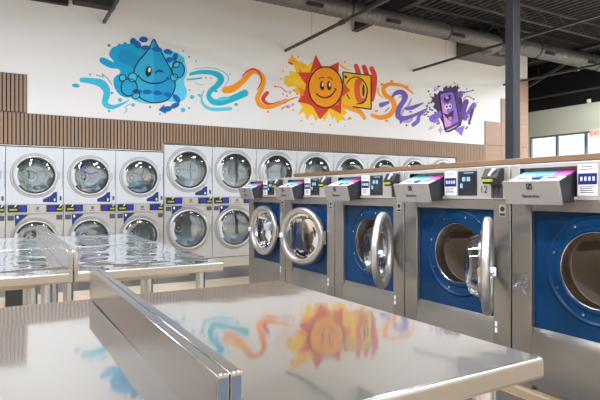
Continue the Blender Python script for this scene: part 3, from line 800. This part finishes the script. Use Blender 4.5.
a.stroke([(138,75.8),(142.5,80.2),(149,83),(156,83.5),(163,81.8),(168.5,78.2)],[.9,1.2,1.3,1.3,1.2,.9],BK,8); a.stroke([(136.8,77),(139.5,75)],1,BK,8); a.stroke([(166.6,77),(169,79.8)],1,BK,8)
o = a.build('face', None, smooth=20); o.parent = f
# blue swirl
a = art('s',0); T = lambda L: [(180+x/6.16,55+y/6.16) for x,y in L]
a.stroke(T([(65,118),(120,106),(190,108),(238,125),(252,155),(225,192),(188,222),(178,258),(205,288),(255,292),(320,270),(400,235)]),[3,4,4.8,6,6.5,5.5,4.8,5,6,6,6.5,7],(24,186,218),2)
a.stroke(T([(85,88),(150,78),(220,85),(280,112),(300,150),(270,195)]),[.6,.8,.8,.9,.9,.6],(110,200,225),1)
a.stroke(T([(150,215),(132,262),(150,312),(210,336),(310,330)]),[.8,2,3,3.4,3.6],(95,210,232),1)
a.stroke(T([(45,152),(130,142)]),[1.6,1.8],(40,185,215),1); a.stroke(T([(90,165),(110,180),(150,184)]),.6,(120,205,225),1)
for (x,y,r) in ((75,258,2.4),(115,245,1.2),(345,305,2),(58,215,1),(160,140,1),(190,142,1),(308,118,.8),(220,222,1.8)): a.ell(180+x/6.16,55+y/6.16,r,r*.7,(50,185,215),1)
a.ell(180+265/6.16,55+270/6.16,6,2,(80,205,232),3,-8)
done(a,'blue_swirl')
# orange swirl
a = art('o',0); OR=(250,160,24); RD=(214,66,50)
a.stroke([(225.5,90),(233,88.5),(243,81),(251,72.5),(258,72),(263,79),(261.5,89),(257.5,98),(261,105.5),(270,107),(281,103.5),(290,99.5),(298,97)],[7,7,5.5,4.5,4.5,5.2,4.8,4.8,5,4.2,3,2,1],OR,3)
a.stroke([(242,77),(247,71.5),(254,69),(260,74),(261.5,81),(257,90)],[1,1.6,1.6,1.2,1,.8],RD,4)
a.stroke([(267,93),(263,98.5),(266,103),(273,103.5),(287,99)],[4,4,3,1.2,.6],RD,4)
a.stroke([(275,86.5),(281,87.5),(286,92)],.7,RD,3); a.ell(275,86.5,.9,.9,RD,3)
for (x,y) in ((283,94),(287,96),(290,93),(294,90),(297,94),(293,104),(288,106),(283,108),(300,89),(285,103),(246,93)): a.ell(x,y,.9,.7,RD,3)
a.stroke([(281,110),(286,106),(288,108),(294,104)],.6,RD,3); a.ell(268,112,1.4,1,OR,3)
a.stroke([(286,92),(292,91),(300,92)],.7,(240,170,60),3)
done(a,'orange_swirl')
# sun
a = art('y',0); YE=(253,196,30)
a.poly([(284,83),(285,75.5),(290,76),(289,71),(296,72),(294,66),(288,60),(292,57),(302,66),(300,60),(308,66),(312,62),(320,66),(330,70),(340,80),(346,95),(350,103),(343,112),(341,121),(336,113),(333,120),(329,112),(325,121),(320,116),(316,121.5),(312,114),(307,120),(304,112),(298,115),(302,107),(299,101),(300,94),(294,92),(296,86),(288,87)],YE,1)
a.stroke([(292,56),(296,62),(304,66)],[2.5,3.5,2],(250,180,60),2); a.stroke([(289,62.5),(292,64)],[2,2],RD,2)
a.poly([(315.5,54.5),(321.5,66),(326,68),(338.8,62),(338.5,74),(341,80),(350,90.5),(341.5,97),(341,114),(330,108),(320,119.5),(313,107),(308,104),(297.5,102),(305,90),(306,84),(297.5,72.5),(310,72.5)],(214,66,44),4)
a.poly([(334,110),(340,112),(344,108),(347,113),(343,116),(346,121),(340,119),(338,124),(335,118)],YE,2)
a.stroke([(300,70),(303,78),(308,84)],[2,4,3],(245,150,30),2); a.stroke([(287,79),(295,81),(302,84)],[3,4.5,4],(252,205,50),3); a.stroke([(340,64),(344,68),(350,70)],[1.2,2,.8],YE,2)
for (x,y,r) in ((283,71,1.1),(286,67,.8),(298,57,1.2),(345,62,1),(351,66,.8),(301,121,1),(312,124,.9),(330,125,1.1),(345,126,.8),(293,110,1.1),(281,79,.9)): a.ell(x,y,r,r,YE,2)
for p in ([(300,88),(304,90),(303,96),(300,95)],[(336,100),(339,104),(334,106)],[(311,72),(316,68),(315,74)]): a.poly(p,(248,140,30),5)
done(a,'sun_rays')
a = art('y',0); sunp = [(325.3+17*cos(t),87.3+20.4*sin(t)) for t in [k*2*pi/28 for k in range(28)]]
a.poly(sunp,(250,158,14),5); a.stroke(sunp[::2],1.3,(60,32,20),6,True)
f = done(a,'sun_disc')
a = art('f',0); BR=(50,26,20)
for x in (321.9,328.9): a.ell(x,85.8,2.2,4.6,BR,7,-3); a.ell(x+.6,84.6,.9,2.2,(250,235,215),8)
a.stroke([(317,94.5),(320,96.7),(325,97.8),(330,96.2),(334.2,91.5),(335.3,89)],[.9,1.3,1.5,1.5,1.2,.9],BR,7); a.stroke([(315.8,95.4),(317.8,93)],.9,BR,7); a.stroke([(334,88.4),(336.4,89.6)],.9,BR,7)
a.stroke([(318.6,79.3),(321.2,77.3),(324,78)],.8,BR,7); a.stroke([(327,78),(330,77.8),(332,80)],.8,BR,7)
o = a.build('face', None, smooth=20); o.parent = f
# painted washer
a = art('m',0)
a.stroke([(356,66),(358.5,74),(359,84),(357,94)],[4.6,5,5.5,5],(222,70,56),2); a.stroke([(364,67),(367,76),(368.5,88),(368,98)],[4.6,5,5.5,4],(222,70,56),2); a.stroke([(371.5,68.5),(374.5,76),(374,88),(372.5,100)],[4.4,5,5,3.4],(222,70,56),2)
a.poly([(343,73),(371,76),(371,109),(354,107.5),(343,104)],(252,190,26),3)
a.stroke([(345,106),(353,108.5),(360,112),(364.5,118.5)],[5,6,5,3],(250,165,30),2); a.ell(349.5,118.5,2,1.3,OR,2)
a.poly([(356,79),(361,80),(365,86),(365,97),(361,103),(356,100),(354,90)],(226,92,50),4,True); a.ell(363,90,3.4,8.5,(250,180,60),5)
a.stroke([(342.8,72),(357,74),(371,75.6)],1.1,BR,6); a.stroke([(371,75.6),(371,92),(371,109.4)],1.2,BR,6); a.stroke([(371,109.4),(352.5,106.8)],1.2,BR,6); a.stroke([(342.8,72),(343.2,83)],1,BR,6)
a.stroke([(346,84),(350,79),(356,77),(362,80),(366.5,87),(366.5,96),(363,102.5),(356,104)],[.8,1,1,1,1.2,1.5,1.7,1],BR,6); a.stroke([(349.5,99),(346.5,94)],1,BR,6)
a.ell(363.2,90.5,1.2,6.3,BR,6); a.ell(345.6,77,1.5,1.5,BR,6)
a.poly([(342,80),(349,90),(343,96)],(226,80,46),4)
done(a,'painted_washer')
# second orange swirl, purple swirl
a = art('p',0); T = lambda L: [(375+x/7.27,75+y/7.27) for x,y in L]; PU=(116,92,190); LP=(190,156,222)
a.stroke(T([(195,72),(110,66),(62,95),(75,145),(128,185),(138,240),(105,290),(40,310),(-22,292)]),[1.6,3.2,4.2,4.4,5,5,5,4.6,3],(250,152,24),3)
a.stroke(T([(120,70),(200,80),(278,135)]),[2.5,3,1.6],(248,160,50),3); a.stroke(T([(25,90),(22,130),(60,170)]),[1,2,1],(248,180,60),2)
for (x,y) in ((50,68),(120,45),(10,262),(85,333),(232,85)): a.ell(375+x/7.27,75+y/7.27,1.7,1.2,(248,150,30),3)
done(a,'second_orange_swirl')
a = art('p',0)
a.stroke(T([(125,160),(150,132),(192,125),(218,152),(208,190),(175,240),(168,298),(210,315),(290,290),(385,240)]),[2,4,5,5.6,5,5,5.4,4.6,3,1],PU,4)
a.stroke(T([(262,175),(240,225),(205,255),(192,300)]),[1.4,2.2,2.6,1],LP,3); a.stroke(T([(170,165),(188,158),(196,170)]),1,(230,120,120),5)
a.stroke(T([(45,218),(95,200)]),[5,3],(120,98,190),2); a.stroke(T([(228,246),(275,236),(352,202)]),[3,4,1],PU,4); a.stroke(T([(278,362),(310,335),(322,295),(375,262)]),[4,4,3,1],(125,100,196),4)
a.stroke(T([(200,335),(250,335),(275,310)]),[3,3,1],LP,3); a.stroke(T([(70,270),(100,240)]),[1,1.4],(150,130,205),2); a.stroke(T([(190,325),(185,355)]),[4,1],PU,3)
for (x,y) in ((385,270),(400,250),(375,225),(390,205),(360,290),(257,268),(228,365),(408,200),(415,255)): a.ell(375+x/7.27,75+y/7.27,1.1,.9,(110,70,150),3)
done(a,'purple_swirl')
# soap box
a = art('b',0); T = lambda L: [(425+x/6.15,75+y/6.15) for x,y in L]; DP=(72,44,100)
a.poly(T([(48,200),(60,175),(35,160),(50,150),(28,130),(55,135),(55,110),(75,120),(90,95),(110,100),(112,80),(135,65),(140,80),(160,62),(165,78),(190,62),(200,85),(205,120),(225,140),(232,175),(240,250),(222,300),(130,340),(90,260),(70,215)]),DP,1)
a.stroke(T([(45,268),(90,240)]),[7,6],(122,98,200),2); a.stroke(T([(232,245),(240,210),(252,165)]),[5,5,5.5],(96,66,150),2)
a.stroke(T([(245,270),(270,225),(300,185)]),[4,4,5],(110,80,170),2); a.stroke(T([(298,190),(285,240),(272,295)]),[3,3,2],(80,50,120),2); a.ell(425+298/6.15,75+190/6.15,2.6,2.8,(122,98,190),3)
a.poly(T([(180,335),(245,308),(226,375)]),(132,108,204),2); a.ell(425+70/6.15,75+85/6.15,2.6,2.2,(205,190,225),1); a.ell(425+215/6.15,75+120/6.15,3,3.2,(112,86,180),3)
a.stroke(T([(215,100),(250,105),(290,95)]),[.8,1,.6],DP,2); a.stroke(T([(235,150),(260,130),(300,150)]),.7,DP,2)
a.poly(T([(95,310),(100,330),(112,338),(100,345),(95,370),(88,345),(78,338),(90,330)]),LP,2); a.poly(T([(200,55),(204,72),(215,80),(204,86),(200,100),(194,86),(184,80),(195,72)]),DP,2)
for (x,y,r) in ((22,100,.9),(15,190,.9),(28,200,.8),(5,215,.9),(45,150,.8),(295,95,.8),(300,150,.8),(272,298,1.3),(252,328,1),(10,240,.8)): a.ell(425+x/6.15,75+y/6.15,r,r,DP,2)
a.stroke(T([(20,340),(40,315),(35,335),(60,310)]),.6,(160,140,210),1)
for (x,y,r) in ((60,95,1),(85,70,1.2),(30,120,.8),(180,50,.8),(240,110,.9),(255,85,.8),(320,170,.7),(60,230,1),(75,300,1.1),(260,320,1),(245,190,1.6),(20,255,.9)): a.ell(425+x/6.15,75+y/6.15,r,r*.8,(104,78,168),3)
a.stroke(T([(55,290),(75,280),(88,300)]),[2.5,3,1.5],(150,120,210),2); a.stroke(T([(262,240),(270,262),(262,285)]),[1,1.6,.8],LP,3)
done(a,'soap_splash')
a = art('b',0)
a.poly(T([(172,100),(192,112),(222,290),(205,305),(135,340),(118,322)]),(88,56,138),4)
a.poly(T([(90,130),(98,114),(160,102),(178,114),(208,282),(200,294),(132,326),(118,316)]),(140,102,206),5)
a.poly(T([(92,140),(120,190),(160,290),(160,312),(132,326),(118,316)]),(205,146,212),6)
a.stroke(T([(90,130),(98,114),(160,102),(178,114),(208,282),(200,294),(132,326),(118,316)]),1.1,(52,30,70),7,True)
a.stroke(T([(120,330),(138,348),(205,315),(222,300)]),[1,1.8,1.8,1],(52,30,70),6)
f = done(a,'soap_box_figure')
a = art('f',0)
a.poly(T([(112,140),(155,120),(158,150),(135,172),(118,160)]),(52,30,70),8); a.ell(425+133/6.15,75+140/6.15,1.6,1.4,LP,9)
for x,y in ((130,196),(150,192)): a.ell(425+x/6.15,75+y/6.15,1.9,2.7,(235,225,245),9); a.ell(425+(x+2)/6.15,75+y/6.15,.9,1.4,(40,25,60),10)
a.poly(T([(104,232),(135,243),(174,216),(172,262),(158,284),(142,276)]),(50,25,65),8); a.poly(T([(140,262),(155,255),(165,262),(156,280),(145,274)]),(200,140,205),9)
o = a.build('face', None, smooth=20); o.parent = f

# ------------------------------------------------------------------ light
world = bpy.data.worlds.new('world'); S.world = world; world.use_nodes = True
bg = world.node_tree.nodes['Background']; bg.inputs[0].default_value = (0.93,0.97,1.0,1); bg.inputs[1].default_value = 1.9
def added_fixture(x, y, label, e=190):  # ceiling lights out of view, added to light the room
    z = 4.25 if y < 8 else 4.45
    root = tag(empty('added_ceiling_light',(x,y,z)), label, 'light', 'unseen ceiling lights added to the room')
    b = MB(); b.box(-.09,.09,-.75,.75,.02,.07,white); b.build('housing', root, bevel=.004)
    b = MB(); b.box(-.08,.08,-.74,.74,0,.02,lampm); b.build('diffuser', root)
    b = MB(); b.cyl((0,-.5,.07),(0,-.5,5.24-z),.005,railm,6); b.cyl((0,.5,.07),(0,.5,5.24-z),.005,railm,6); b.build('hanger', root)
    l = bpy.data.lights.new('added_lamp','AREA'); l.shape = 'RECTANGLE'; l.size = .3; l.size_y = 1.5; l.energy = e; l.color = (.89,.945,1)
    lo = bpy.data.objects.new('added_lamp', l); COL.objects.link(lo); lo.location = (x,y,z-.02)
for i,(x,y) in enumerate([(-3,0),(-3,4.2),(.2,0),(.2,4.2),(3.4,0),(3.4,3.2),(6.6,0.5),(9.8,-.5),(13.3,0),(12.0,4.6),(13.4,5.9),(.2,-3.6),(5,-3.6)]):
    added_fixture(x,y,'unseen long ceiling light added to light the room', 420 if (x,y)==(13.4,5.9) else 185)  # the stronger one is added to brighten the beige window wall

vs = S.view_settings; vs.view_transform = 'Standard'; vs.look = 'None'; vs.gamma = 1; vs.exposure = 0.06; vs.use_curve_mapping = False
